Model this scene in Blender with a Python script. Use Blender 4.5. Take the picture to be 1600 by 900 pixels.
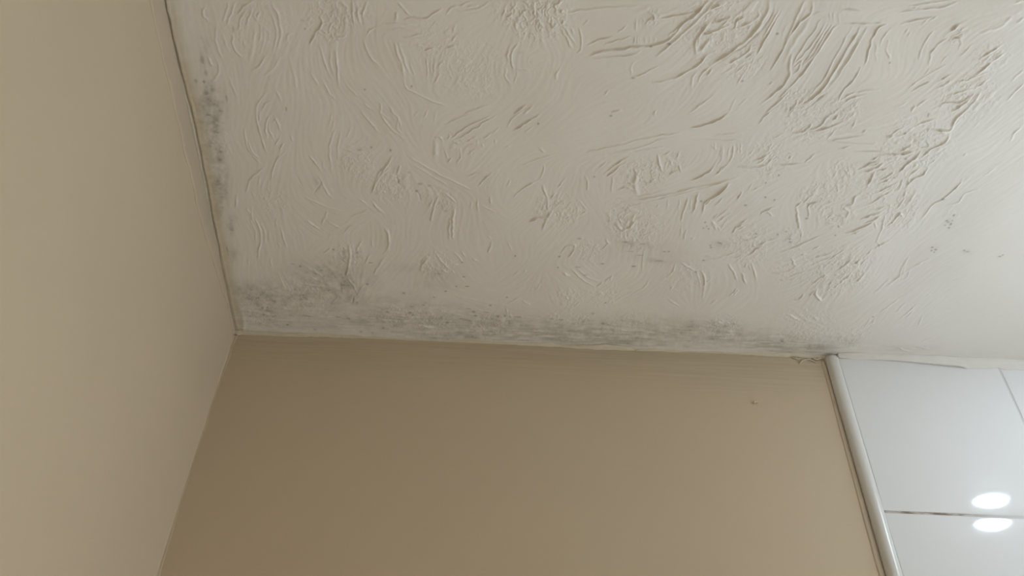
import bpy, bmesh, math
import numpy as np
from mathutils import Vector, Matrix

for o in list(bpy.data.objects):
    bpy.data.objects.remove(o, do_unlink=True)
SC = bpy.context.scene
COL = SC.collection
H0 = 2.40                       # nominal ceiling height; the plaster surface is at H0 + CEIL

# ---------------------------------------------------------------- camera
PITCH, YAW, ROLL, FPX = 0.8311125, 0.00585567, 0.0384396, 1556.966
CAM = np.array([0.4197635, -1.1153615, H0 - 1.0892578])
_f = np.array([math.sin(YAW)*math.cos(PITCH), math.cos(YAW)*math.cos(PITCH), math.sin(PITCH)])
_r0 = np.array([math.cos(YAW), -math.sin(YAW), 0.0])
_u0 = np.cross(_r0, _f)
_r = math.cos(ROLL)*_r0 + math.sin(ROLL)*_u0
_u = -math.sin(ROLL)*_r0 + math.cos(ROLL)*_u0
cam_d = bpy.data.cameras.new('camera')
cam_d.sensor_width = 36.0
cam_d.lens = 36.0*FPX/1600.0
cam_d.clip_start = 0.02
cam_o = bpy.data.objects.new('camera', cam_d)
COL.objects.link(cam_o)
cam_o.matrix_world = Matrix(((_r[0], _u[0], -_f[0], CAM[0]), (_r[1], _u[1], -_f[1], CAM[1]),
                             (_r[2], _u[2], -_f[2], CAM[2]), (0, 0, 0, 1)))
SC.camera = cam_o

# ---------------------------------------------------------------- world, light, exposure
world = bpy.data.worlds.new('world')
SC.world = world
world.use_nodes = True
world.node_tree.nodes['Background'].inputs[0].default_value = (0.8, 0.85, 1.0, 1)
world.node_tree.nodes['Background'].inputs[1].default_value = 0.05
SC.view_settings.view_transform = 'Standard'
SC.view_settings.look = 'None'
SC.view_settings.gamma = 1.0
SC.view_settings.use_curve_mapping = False
SC.view_settings.exposure = 0.10
LAMP_A = (1.315, -0.386)        # ceiling downlight mirrored in the tiles
LAMP_B = (0.95, -1.75)          # unseen second downlight behind the camera, added as fill
POWER_A, POWER_B = 19.5, 2.4      # watts of the beams
LENS_GLOW = 235.0
BEAM = math.radians(98)
LAMP_COL = (0.765, 0.89, 1.0)  # cool lamp over the tiles
LAMP_COL_B = (1.0, 0.80, 0.54)  # warm tint of the added fill lamp behind

CEIL = 0.003
WALL_X = -0.004
ROOM_X, ROOM_Y = 1.66, -2.45


def ray(px, py):
    d = (px - 800)*_r + (450 - py)*_u + FPX*_f
    return d


def on_plane(px, py, axis, value):
    """point of the plane axis = value seen at a photo pixel (tracing aid)"""
    d = ray(px, py)
    t = (value - CAM[axis])/d[axis]
    return CAM + t*d


# ---------------------------------------------------------------- materials
def new_mat(name):
    m = bpy.data.materials.new(name)
    m.use_nodes = True
    nt = m.node_tree
    b = nt.nodes['Principled BSDF']
    return m, nt, b


def N(nt, typ, **kw):
    n = nt.nodes.new(typ)
    for k, v in kw.items():
        setattr(n, k, v)
    return n


def L(nt, a, b):
    nt.links.new(a, b)


def coords(nt, scale=(1, 1, 1)):
    g = N(nt, 'ShaderNodeNewGeometry')
    mp = N(nt, 'ShaderNodeMapping')
    mp.inputs['Scale'].default_value = scale
    L(nt, g.outputs['Position'], mp.inputs['Vector'])
    return mp.outputs['Vector']


def noise(nt, vec, scale, detail=3.0, rough=0.5):
    n = N(nt, 'ShaderNodeTexNoise')
    n.inputs['Scale'].default_value = scale
    n.inputs['Detail'].default_value = detail
    n.inputs['Roughness'].default_value = rough
    L(nt, vec, n.inputs['Vector'])
    return n.outputs['Fac']


def ramp(nt, fac, stops):
    r = N(nt, 'ShaderNodeValToRGB')
    e = r.color_ramp.elements
    e[0].position, e[0].color = stops[0][0], (*stops[0][1], 1)
    e[1].position, e[1].color = stops[-1][0], (*stops[-1][1], 1)
    for p, c in stops[1:-1]:
        x = e.new(p)
        x.color = (*c, 1)
    L(nt, fac, r.inputs['Fac'])
    return r.outputs['Color']


def bump(nt, b, height, dist, strength=1.0):
    n = N(nt, 'ShaderNodeBump')
    n.inputs['Distance'].default_value = dist
    n.inputs['Strength'].default_value = strength
    L(nt, height, n.inputs['Height'])
    L(nt, n.outputs['Normal'], b.inputs['Normal'])


def mixc(nt, fac, a, b):
    m = N(nt, 'ShaderNodeMix', data_type='RGBA')
    for sock, v in ((m.inputs[0], fac), (m.inputs[6], a), (m.inputs[7], b)):
        if isinstance(v, (int, float)):
            sock.default_value = v
        elif isinstance(v, tuple):
            sock.default_value = (*v, 1)
        else:
            L(nt, v, sock)
    return m.outputs[2]


def math_node(nt, op, a, b=None, clamp=False):
    m = N(nt, 'ShaderNodeMath', operation=op, use_clamp=clamp)
    for i, v in enumerate((a, b)):
        if v is None:
            continue
        if isinstance(v, (int, float)):
            m.inputs[i].default_value = v
        else:
            L(nt, v, m.inputs[i])
    return m.outputs[0]


def plain(name, col, rough=0.5, spec=0.5, var=0.04, scale=30.0, bscale=0.0, bdist=0.0002, metal=0.0):
    m, nt, b = new_mat(name)
    v = coords(nt)
    f = noise(nt, v, scale)
    lo = tuple(c*(1 - var) for c in col)
    hi = tuple(min(1, c*(1 + var)) for c in col)
    L(nt, ramp(nt, f, [(0.3, lo), (0.7, hi)]), b.inputs['Base Color'])
    b.inputs['Roughness'].default_value = rough
    b.inputs['Metallic'].default_value = metal
    b.inputs['Specular IOR Level'].default_value = spec
    if bscale:
        bump(nt, b, noise(nt, v, bscale, 4.0), bdist)
    return m


C_CEIL = (0.79, 0.755, 0.705)
C_WALL = (0.64, 0.525, 0.38)

# ceiling paint with mould
mat_ceil, nt, b = new_mat('ceiling_paint')
at = N(nt, 'ShaderNodeAttribute', attribute_name='mould')
sp = N(nt, 'ShaderNodeAttribute', attribute_name='speck')
bd = N(nt, 'ShaderNodeAttribute', attribute_name='bare')
v = coords(nt)
f = noise(nt, v, 9.0, 2.0)
clean = ramp(nt, f, [(0.3, tuple(c*0.97 for c in C_CEIL)), (0.7, C_CEIL)])
c1 = mixc(nt, bd.outputs['Fac'], clean, (0.60, 0.525, 0.39))
gm = ramp(nt, noise(nt, v, 60.0, 2.0), [(0.35, (0.30, 0.295, 0.225)), (0.65, (0.35, 0.315, 0.255))])
c2 = mixc(nt, at.outputs['Fac'], c1, gm)
c3 = mixc(nt, sp.outputs['Fac'], c2, (0.075, 0.068, 0.055))
L(nt, c3, b.inputs['Base Color'])
b.inputs['Roughness'].default_value = 0.5
b.inputs['Specular IOR Level'].default_value = 0.35
rf = N(nt, 'ShaderNodeAttribute', attribute_name='beyond')
dn_ = N(nt, 'ShaderNodeTexNoise')
dn_.inputs['Scale'].default_value = 14.0
dn_.inputs['Distortion'].default_value = 1.6
dn_.inputs['Detail'].default_value = 5.0
L(nt, coords(nt, (1.0, 2.2, 1.0)), dn_.inputs['Vector'])
far = math_node(nt, 'MULTIPLY', math_node(nt, 'MULTIPLY', dn_.outputs['Fac'], 18.0), math_node(nt, 'MULTIPLY', rf.outputs['Fac'], 6.0, True))
bump(nt, b, math_node(nt, 'ADD', noise(nt, v, 900.0, 3.0, 0.6), far), 0.00012)

# beige wall paint: brushed streaks of the cut-in along the top of the back wall
def wall_paint(name, streaks):
    m, nt, b = new_mat(name)
    v = coords(nt)
    f = noise(nt, v, 5.0, 3.0)
    col = ramp(nt, f, [(0.3, tuple(c*0.97 for c in C_WALL)), (0.7, C_WALL)])
    hsum = math_node(nt, 'MULTIPLY', noise(nt, v, 420.0, 3.0), 0.10)
    if streaks:
        vs = coords(nt, (2.6, 1.0, 95.0))
        st = noise(nt, vs, 2.0, 4.0, 0.6)
        g = N(nt, 'ShaderNodeNewGeometry')
        sx = N(nt, 'ShaderNodeSeparateXYZ')
        L(nt, g.outputs['Position'], sx.inputs[0])
        edge = math_node(nt, 'ADD', sx.outputs['Z'], math_node(nt, 'MULTIPLY', math_node(nt, 'SUBTRACT', noise(nt, coords(nt, (3, 1, 8)), 2.0, 3.0), 0.5), 0.07))
        mr = N(nt, 'ShaderNodeMapRange')
        L(nt, edge, mr.inputs['Value'])
        mr.inputs['From Min'].default_value = H0 - 0.085
        mr.inputs['From Max'].default_value = H0 - 0.02
        stc = ramp(nt, st, [(0.36, (0.53, 0.455, 0.325)), (0.5, (0.575, 0.485, 0.35)), (0.66, (0.63, 0.545, 0.41))])
        col = mixc(nt, math_node(nt, 'MULTIPLY', mr.outputs[0], 0.75), col, stc)
        hsum = math_node(nt, 'ADD', hsum, math_node(nt, 'MULTIPLY', math_node(nt, 'MULTIPLY', st, mr.outputs[0]), 0.45))
    L(nt, col, b.inputs['Base Color'])
    b.inputs['Roughness'].default_value = 0.55
    b.inputs['Specular IOR Level'].default_value = 0.3
    bump(nt, b, hsum, 0.0006)
    return m


mat_wall = wall_paint('beige_wall_paint', False)
mat_wall_back = wall_paint('beige_wall_paint_brushed', True)
mat_band = plain('cut_in_band_paint', (0.59, 0.495, 0.375), 0.55, 0.3, 0.03, 14, 300, 0.00015)
mat_bead = plain('filler_paint', (0.62, 0.555, 0.44), 0.5, 0.35, 0.06, 40, 250, 0.0003)
mat_corner = plain('corner_filler_paint', (0.63, 0.52, 0.38), 0.5, 0.35, 0.03, 30, 250, 0.0002)
mat_trim = plain('white_plastic_trim', (0.70, 0.69, 0.655), 0.28, 0.5, 0.02, 12)
mat_sealant = plain('old_sealant', (0.62, 0.54, 0.425), 0.5, 0.4, 0.04, 35, 200, 0.0002)
mat_tile = plain('glazed_white_tile', (0.80, 0.80, 0.80), 0.06, 0.5, 0.008, 6)
mat_chrome = plain('brushed_steel', (0.7, 0.7, 0.7), 0.25, 0.5, 0.02, 50, metal=1.0)
mat_dark = plain('lamp_housing_grey', (0.30, 0.30, 0.30), 0.5, 0.4)
mat_floor = plain('pale_floor_tile', (0.70, 0.60, 0.46), 0.3, 0.5, 0.08, 6)
mat_rwall = plain('white_wall_tile', (0.84, 0.85, 0.86), 0.2, 0.5, 0.01, 6)

# grout, stained brown where it starts at the trim
mat_grout, nt, b = new_mat('stained_grout')
v = coords(nt)
f = noise(nt, coords(nt, (1, 1, 3)), 38.0, 4.0, 0.65)
g = N(nt, 'ShaderNodeNewGeometry')
sx = N(nt, 'ShaderNodeSeparateXYZ')
L(nt, g.outputs['Position'], sx.inputs[0])
mr = N(nt, 'ShaderNodeMapRange')
L(nt, sx.outputs['X'], mr.inputs['Value'])
mr.inputs['From Min'].default_value = 1.10
mr.inputs['From Max'].default_value = 1.02
stain = ramp(nt, f, [(0.40, (0.24, 0.185, 0.15)), (0.58, (0.55, 0.52, 0.48))])
L(nt, mixc(nt, mr.outputs[0], (0.66, 0.65, 0.64), stain), b.inputs['Base Color'])
b.inputs['Roughness'].default_value = 0.8


def glow(name, strength, col):
    m, nt, b = new_mat(name)
    b.inputs['Base Color'].default_value = (0.9, 0.9, 0.9, 1)
    b.inputs['Emission Color'].default_value = (*col, 1)
    b.inputs['Emission Strength'].default_value = strength
    return m


# ---------------------------------------------------------------- object helpers
def link(name, me, mat, parent=None, smooth=False):
    o = bpy.data.objects.new(name, me)
    COL.objects.link(o)
    if mat is not None and not me.materials:
        me.materials.append(mat)
    if smooth:
        me.shade_smooth()
    if parent is not None:
        o.parent = parent
    return o


def mesh(name, vs, fs):
    me = bpy.data.meshes.new(name)
    me.from_pydata([tuple(map(float, p)) for p in vs], [], fs)
    bm = bmesh.new()
    bm.from_mesh(me)
    bmesh.ops.recalc_face_normals(bm, faces=bm.faces)
    bm.to_mesh(me)
    bm.free()
    return me


def box(x0, x1, y0, y1, z0, z1, name='box', bevel=0.0, seg=2):
    bm = bmesh.new()
    bmesh.ops.create_cube(bm, size=1.0)
    for w in bm.verts:
        w.co = Vector(((x0 + x1)/2 + w.co.x*(x1 - x0), (y0 + y1)/2 + w.co.y*(y1 - y0), (z0 + z1)/2 + w.co.z*(z1 - z0)))
    if bevel:
        bmesh.ops.bevel(bm, geom=bm.edges[:], offset=bevel, segments=seg, affect='EDGES', profile=0.5)
    me = bpy.data.meshes.new(name)
    bm.to_mesh(me)
    bm.free()
    return me


def sweep(rings, name, closed_ring=True, caps=True):
    """skin a list of equally long point rings"""
    n = len(rings[0])
    vs = [p for r in rings for p in r]
    fs = []
    for i in range(len(rings) - 1):
        for j in range(n if closed_ring else n - 1):
            k = (j + 1) % n
            fs.append((i*n + j, i*n + k, (i + 1)*n + k, (i + 1)*n + j))
    if caps and closed_ring:
        fs.append(tuple(range(n)))
        fs.append(tuple((len(rings) - 1)*n + j for j in range(n)))
    return mesh(name, vs, fs)


def tag(o, label, cat, kind=None, group=None):
    o['label'] = label
    o['category'] = cat
    if kind:
        o['kind'] = kind
    if group:
        o['group'] = group
    return o


rng = np.random.default_rng(11)


def smooth1(n, k, seed):
    r = np.random.default_rng(seed).standard_normal(max(2, n//k + 4))
    x = np.linspace(0, len(r) - 1.001, n)
    i = x.astype(int)
    t = x - i
    t = t*t*(3 - 2*t)
    return r[i]*(1 - t) + r[i + 1]*t


# ================================================================ the room shell
T = 0.9394                       # right edge of the tile trim
TH = 0.288                       # height of the top row of tiles
JOINT = 0.0036
TW = 0.25

floor = tag(link('floor', box(WALL_X - 0.1, ROOM_X + 0.1, ROOM_Y - 0.1, 0.1, -0.1, 0.0, 'floor'), mat_floor),
            'plain pale floor of the small room', 'floor', 'structure')
wall_left = tag(link('wall_left', box(WALL_X - 0.1, WALL_X, ROOM_Y, 0.1, 0.0, H0 + 0.02, 'wall_left'), mat_wall),
                'smooth beige painted wall on the left side', 'wall', 'structure')
wall_back = tag(link('wall_back', box(WALL_X, ROOM_X, 0.0, 0.1, 0.0, H0 + 0.02, 'wall_back'), mat_wall_back),
                'beige painted end wall with white tiles beyond the rounded trim', 'wall', 'structure')
wall_right = tag(link('wall_right', box(ROOM_X, ROOM_X + 0.1, ROOM_Y, 0.1, 0.0, H0 + 0.02, 'wall_right'), mat_rwall),
                 'glossy white wall on the right, outside the picture', 'wall', 'structure')
wall_front = tag(link('wall_front', box(WALL_X - 0.1, ROOM_X + 0.1, ROOM_Y - 0.1, ROOM_Y, 0.0, H0 + 0.02, 'wall_front'), mat_wall),
                 'beige painted wall behind the viewer', 'wall', 'structure')

# ================================================================ the ceiling relief
STEP = 0.0009
GX0, GX1, GV1 = WALL_X, 1.33, 0.70
NX = int((GX1 - GX0)/STEP) + 1
NV = int(GV1/STEP) + 1
gx = GX0 + np.arange(NX)*STEP
gv = np.arange(NV)*STEP          # v = -y, distance from the back wall

CROPS = {'A': (240, 0), 'B': (520, 0), 'C': (800, 0), 'D': (1080, 0), 'E': (1280, 0), 'F': (300, 170), 'G': (560, 170),
         'H': (820, 170), 'I': (1080, 170), 'J': (1280, 170), 'K': (340, 340), 'L': (600, 340), 'M': (860, 340),
         'N': (1100, 340), 'O': (1280, 400)}
# traced trowel and brush marks: points ; width ; height (mm). five units are one photo pixel from the sheet's corner
STROKES = {
'A': '''400,60 385,100 400,140 430,165;1.7;1.2|580,0 570,80 540,170|640,20 600,120 570,200|780,0 700,60 650,120|730,80 680,150 660,240
|765,70 750,130 720,200|800,80 790,130 810,170|830,90 800,160|620,270 615,330 640,400 690,450;1.6;1.1|490,210 485,310 505,400 540,460;2;.6
|540,260 560,340 590,420;2;.5|870,210 860,330 830,440;2;.6|920,20 970,110 990,220 985,330 940,440;2;.8|900,60 940,160 960,280 930,420;2;.6
|790,240 780,330;2;.6|830,180 840,260 810,350;2;.6|700,300 710,370;2;.5|770,550 830,510 870,440;1.6;.9|850,600 940,530 990,450;2;.5
|420,450 460,520;1.8;1|490,470 510,530 500,590 455,640;2;.8|590,600 620,680 650,760;2;.6|800,890 810,820 860,750 910,710;1.7;.9
|840,880 870,820 920,790;1.7;.7|1300,130 1320,185 1275,250 1220,350;1.7;1.6|1320,190 1370,170|1410,170 1375,220 1365,280;1.5;1.2
|1430,210 1420,240|1340,250 1350,275;1.7;1.2|1380,300 1480,290 1510,250;1.5;1|1180,235 1200,230|1150,160 1200,165 1230,140;1.8;.8
|1040,330 1050,280 1090,265;1.8;.8|1290,340 1310,420 1340,510 1390,620;1.6;.8|1420,390 1430,500 1440,620 1450,680;1.6;1|1380,380 1385,500 1410,600;1.7;.6
|1330,650 1370,730 1420,790|1220,560 1290,680;1.8;.6|1500,660 1600,760;1.8;.6|1060,440 1100,600 1110,700;2.2;.5|950,700 1000,800;2;.5''',
'B': '''150,0 160,130 165,180;1.8;.9|190,30 200,120 225,210;1.8;.9|270,0 240,90 235,150|500,90 495,160;2;1.2|510,10 570,80 620,125;1.6;1
|560,150 640,130 730,140 790,100 860,60;1.6;1.1|420,180 500,180 570,185 650,190;1.5;.9|430,230 540,215 660,235;1.5;.7|560,290 640,270 700,268;1.4;.9
|720,390 790,370;1.4;1.5|880,375 960,355;1.5;.9|640,340 700,350;1.5;.8|960,190 945,240;1.7;1.3|970,270 930,320;1.5;.9|260,280 290,235 340,215;1.6;.9
|240,310 270,400 310,460 370,520;1.6;.8|490,330 510,420 540,500 560,600;2.2;1.1|520,330 545,430 580,520 620,600;2;.9|600,470 640,590;1.6;.6
|735,440 740,540 735,620;1.5;.8|770,470 770,580;1.3;.9|795,480 790,600;1.3;.9|830,530 840,495 870,480;1.7;1.4|830,560 815,610 790,660;1.6;.9
|890,110 930,60 1000,40 1080,10;1.6;1|980,90 1080,80 1180,40 1230,0;1.7;.9|1050,50 1140,40|1360,30 1330,110 1320,160;1.7;1.2|1400,100 1360,140;1.6;1.1
|1410,130 1440,230 1460,300;1.8;.8|1450,340 1400,400 1395,470 1420,540;1.5;1.1|1390,350 1365,420 1370,490;1.8;.9|1350,520 1350,600 1390,660;1.7;.7
|1435,530 1435,600 1410,650;1.4;.7|1440,410 1540,410;1.5;.5|1440,535 1550,545;1.4;.7|550,610 580,690 650,730 760,780 900,830;1.6;.7
|240,810 300,860;1.4;1|370,800 380,880|440,830 480,900|1030,890 1130,850 1230,820|1420,890 1520,810|1500,890 1570,820|760,200 850,150;2;.4''',
'C': '''170,0 180,130;1.7;1.3|60,140 100,80 160,70;1.6;1.2|250,60 240,110;1.6;1.2|300,50 400,0;2;1.3|190,180 220,150;1.5;1.3|240,210 230,170;1.5;1.2
|310,130 320,200 350,180;1.7;1.4|410,100 385,90 400,75;1.7;1.4|405,190 400,150;1.7;1.2|430,100 520,85 640,70 780,60 900,50 990,45;1.6;1
|1130,145 1260,125 1430,90;1.5;1|1040,190 1080,150 1110,150 1105,110 1060,100;1.6;1.3|970,130 970,240;1.4;1|960,280 955,350;1.3;1|985,280 985,350;1.2;1
|1000,290 1000,345;1.2;.8|1040,280 1040,340;1.2;.6|1075,280 1080,340;1.2;.6|1115,290 1115,330;1.2;.7|590,355 680,310 790,285;1.3;1.1
|720,350 830,310 930,285;1.4;1|830,250 900,200;1.3;.8|500,420 540,380 545,300 530,210;1.5;1|390,230 430,300 470,380;1.5;1|410,210 450,270 500,350;1.5;.9
|460,220 480,270|600,440 700,400 850,380 1000,360 1110,350 1230,300 1320,200 1430,110 1540,0;2;1.3|640,450 800,440 950,425 1010,390;1.5;1
|630,410 800,395 990,370;1.3;.8|1130,440 1230,350 1340,250 1440,160 1540,60 1600,0;2.2;1.2|1220,280 1340,180;1.6;.8|930,580 935,510 970,470;1.5;.9
|940,600 1030,570 1150,510;1.4;.9|1090,640 1230,620 1370,560 1460,500 1520,430;1.9;1.2|1440,420 1430,330 1480,250 1560,160;2.4;1.5
|1490,270 1600,240;1.7;1|1460,410 1560,300;2.2;1.2|1510,100 1600,40;1.8;1.1|1450,640 1490,570 1560,510;1.6;1|1520,590 1570,540;1.5;.9
|340,630 355,570 375,520;2;1.1|720,740 760,700;1.5;.8|20,890 110,820|90,890 150,830|780,870 860,855;1.4;.7|1100,890 1130,850;1.5;.7
|1380,890 1480,810 1580,740;1.8;.8|330,20 350,120;1.6;1|90,30 110,70;1.5;1.1|560,200 600,150;1.7;.5|1400,700 1410,600 1450,560;2;.7''',
'D': '''610,0 600,80 540,190 430,310 300,410 150,510;2.6;1.7|650,0 630,100 560,220 430,345 300,430 160,520;1.4;-.9|0,560 70,500 120,430 200,400;1.7;.9
|0,130 80,60 140,0;2;1.1|120,80 190,50 270,20;2;1.2|160,180 240,160 310,130;2.4;1.5|90,270 180,240 290,200;1.6;1.1|220,220 310,130;1.6;1.1
|340,230 370,150 460,130;1.7;1.1|360,215 430,190 480,160;2;1.2|480,170 530,120 520,80;1.6;1|50,360 70,270 130,180;2;1.2|30,430 100,350 160,300;2.6;1.2
|440,250 465,190;1.6;1|710,80 650,180 600,270 550,360 510,440;1.4;1.2|690,60 630,180 560,300;1.5;.8|620,230 560,330 520,420;1.3;.9
|900,60 850,160 790,250 740,340 690,440 620,560;1.6;1.5|890,0 840,90 790,210 730,350;2;1|750,190 700,300;1.3;.7|940,0 940,90 870,160 810,230;1.7;1.2
|930,130 880,220 810,320 760,420 720,500;4;1|1060,160 980,290 900,400 800,510;1.3;1.1|1075,180 1010,290 930,420 870,520;1.2;1.1
|1100,190 1030,300 950,430 880,510;1.2;1.1|1150,190 1100,230 1040,330 960,450 880,560 820,640;2;1.2|1020,140 960,240 890,340 820,450 790,540;1.4;1
|1260,200 1190,330 1110,480 1020,640 920,760;1.5;1.1|1320,205 1250,330 1170,470 1100,580 1030,690 880,840;1.7;1.7
|1355,205 1285,330 1205,470 1135,580 1060,690;2.6;-1|1380,205 1300,350 1200,510 1110,660;1.5;.9|1530,190 1460,220 1410,320 1380,430 1360,510;1.6;1.7
|1330,520 1270,620 1200,700 1170,740 1150,800;1.4;1.3|1560,230 1500,290 1470,370;1.5;.8|1540,300 1530,400 1560,470;1.5;.7|1170,100 1200,70 1330,90;1.6;1
|1200,180 1340,185 1500,180;1.7;.9|950,110 1040,90;1.5;.8|1080,90 1085,150;1.3;.7|1110,90 1115,160;1.3;.7|1150,100 1160,180;1.3;.8
|1160,790 1240,740 1360,710 1480,700;1.6;.8|1170,830 1250,770 1380,735;1.7;.7|790,410 770,500 770,580 720,670 640,740 540,820;2.2;1.7
|800,530 860,480 840,540 790,590;1.5;1.2|690,770 760,700 830,620 900,560;1.6;.9|780,870 830,800 820,780;1.6;1.2|860,830 960,760 1040,690;1.5;1
|900,850 980,790 1060,720;1.6;-1.1|580,890 680,800 760,720;1.7;1.1|760,900 790,850 880,850;1.6;1|470,340 450,400 380,450 300,490;1.7;1
|490,410 430,460;1.6;.9|460,540 490,460;1.4;.8|350,580 400,520;1.5;.8|360,660 400,590 440,540;1.6;.9|280,510 360,460;1.5;.8|130,590 160,540;1.5;.7
|360,840 440,770;1.4;.8|300,880 340,770;1.4;.6|1110,890 1180,830;1.6;.9|600,670 650,640;1.5;.7|1440,330 1460,430;1.6;.5|240,580 330,530;1.6;.5''',
'E': '''700,50 850,30 1040,5;1.6;.9|700,70 820,55;1.5;.7|620,100 800,80 960,60 1080,20;1.8;.9|640,190 760,160 860,140 900,130;1.6;1|800,200 860,140;1.4;.9
|860,170 920,130;1.4;.8|660,270 700,220;1.5;.8|690,290 720,250;1.5;.7|780,470 800,390 840,310 900,240;1.6;1|860,520 870,430 930,350 1010,300;1.7;1
|820,590 860,540;1.5;.6|1040,240 1090,190;3;1.8|1030,330 1060,300 1100,310 1110,370;1.8;1.2|1110,330 1090,390;1.5;.8|950,500 1010,430;1.5;.7
|720,720 800,670 870,640;1.6;1.1|930,640 1030,580;1.5;1|920,700 1030,630;2;1.3|1100,440 1160,390;1.6;.7|1240,470 1320,410 1400,370;2;1.3
|1270,490 1350,420;1.6;1|1200,600 1280,540 1360,470 1450,410;2.6;1.6|1080,650 1190,610 1320,560;1.7;1|1220,690 1330,610;2;1.1|980,760 1100,720 1190,690;1.7;.9
|940,830 990,800 1110,800 1180,740;2;1.3|1030,880 1120,810 1220,720;2.4;1.4|1100,900 1200,800 1260,710;2;1.1|760,830 850,770;2;1.2|720,870 750,820;2;1.2
|590,840 700,790;1.5;.7|690,700 800,620 1000,500;1.6;.6|1120,420 1210,340;1.5;.6|1250,260 1400,210 1500,130 1590,70;3;.6|1450,800 1560,690 1600,650;2;.8
|1500,640 1600,540;2.2;.6|1540,180 1600,130;2;.6|560,400 545,470;1.6;.5|450,480 440,400 470,330;1.7;.5|1530,20 1580,0;2;.5|1300,420 1460,330;2;.5''',
'F': '''510,0 505,80 530,180 560,280 590,350;1.6;1|530,20 525,120;1.5;.8|630,40 590,80 575,160 590,230;1.5;.9|640,60 670,110 690,180;1.5;.8
|600,100 600,170 650,260;1.5;.7|660,70 640,110;1.4;.6|690,210 650,290;1.5;.7|720,270 690,310 680,370;1.4;1.1|770,210 785,260;1.5;.8
|740,330 670,390 640,460 620,560;1.4;1|410,140 420,230 440,310 490,380 540,430;1.7;.7|440,250 470,330 530,400;1.6;.7|560,460 500,510 450,560 430,650;1.5;1.1
|530,520 520,600;1.5;.6|350,670 345,770;1.7;1.4|460,640 490,680;1.6;.8|470,760 470,850 500,900;1.6;.8|430,770 460,840;1.6;.7|1090,40 1070,140;1.7;.7
|1120,160 1080,260 1075,370 1090,500;1.8;.8|1160,180 1140,300 1145,400;1.8;.7|1110,100 1090,180;1.6;.6|1180,320 1290,330 1370,300;1.4;1.2|1200,360 1350,340;1.5;.9
|1210,300 1260,290;1.5;.7|1240,150 1210,230;1.5;.8|910,360 970,430 1010,490;1.5;.7|1020,400 1030,470;1.5;.8|820,530 860,605;1.2;-1.5|990,540 1000,590 950,660;1.6;-1.5
|990,520 1040,620 1100,700;1.6;1|890,690 1000,740 1100,780 1180,800;1.5;.9|1060,800 1030,880;1.5;1.4|1240,850 1380,790;1.6;.6|1100,820 1200,810;1.5;.6
|1570,370 1520,450 1460,510 1430,590 1410,660;1.6;1.1|1300,700 1370,750;1.6;.8|1420,740 1490,810;1.6;1.1|1380,100 1440,150;1.5;.8|1460,10 1540,100;1.5;.7
|560,560 540,660;1.8;.5|600,560 590,640;1.8;.5''',
'G': '''20,20 90,110 160,190;1.5;1|160,10 200,90 280,180 350,230;1.5;.9|250,10 310,80 300,150 340,190;1.4;1|310,60 350,180;1.4;.9|470,20 430,70;1.6;.6
|540,10 510,80;1.6;.6|610,20 590,100;1.6;.5|605,245 600,390;4.4;1.5|600,220 640,220 665,260;1.6;1.2|690,240 720,210;1.5;1|670,300 700,410;1.6;.8
|750,260 795,270;1.6;1.3|790,300 800,370 770,430;1.5;.9|700,420 730,380;1.4;1|670,130 760,85 880,40;1.4;.9|760,245 860,190 980,110 1080,60;1.4;1.1
|720,240 820,160 960,90 1040,60;1.4;1|830,270 930,210;1.4;.9|850,295 940,260;1.4;.9|850,360 920,310;1.4;.9|980,230 1050,190 1100,150;1.4;1|930,240 930,290;1.3;.9
|970,270 975,300;1.4;.9|1070,240 1070,270;1.3;.9|1210,175 1320,100 1420,40;1.3;1.3|1230,165 1360,80;1.3;1|1170,150 1200,80 1290,10;1.4;.9|1300,180 1370,130;1.4;.8
|1130,300 1190,290;1.4;.6|400,380 520,450 640,520 780,580 880,630;1.5;1|430,440 560,520 700,600;1.6;.6|340,560 400,510;1.4;.7|260,380 220,440 180,510 130,600 100,660;1.7;1.2
|300,520 310,580 350,620;1.6;-1.2|330,440 300,520;1.6;1|190,500 250,460;1.5;1|460,640 490,730;1.4;-1.1|620,690 590,770 570,870;1.7;1.5|550,780 580,700;1.5;.9
|660,650 720,690 760,740;1.6;1|755,760 740,850 725,900;2.4;1.5|930,700 935,800;1.6;1.2|1030,680 1035,740;1.6;1.2|885,720 880,780;1.5;.7|850,530 920,500 1010,490;1.3;1
|1050,490 980,550 940,600;1.4;1|1190,550 1160,600;1.4;.8|1210,690 1300,610 1410,560;1.3;1.2|1450,430 1440,500 1410,550;1.5;1|1280,440 1400,390 1530,360;1.5;.9
|1410,300 1450,340;1.6;.8|960,750 1070,800;1.4;.6|1340,880 1400,850 1480,840 1500,790;2;1.3|1430,600 1470,680;1.5;.9|1560,620 1590,570;1.5;.9|1500,700 1540,660;1.5;1
|100,720 160,790 210,830;1.6;.8|300,700 340,690;1.5;.6''',
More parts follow.
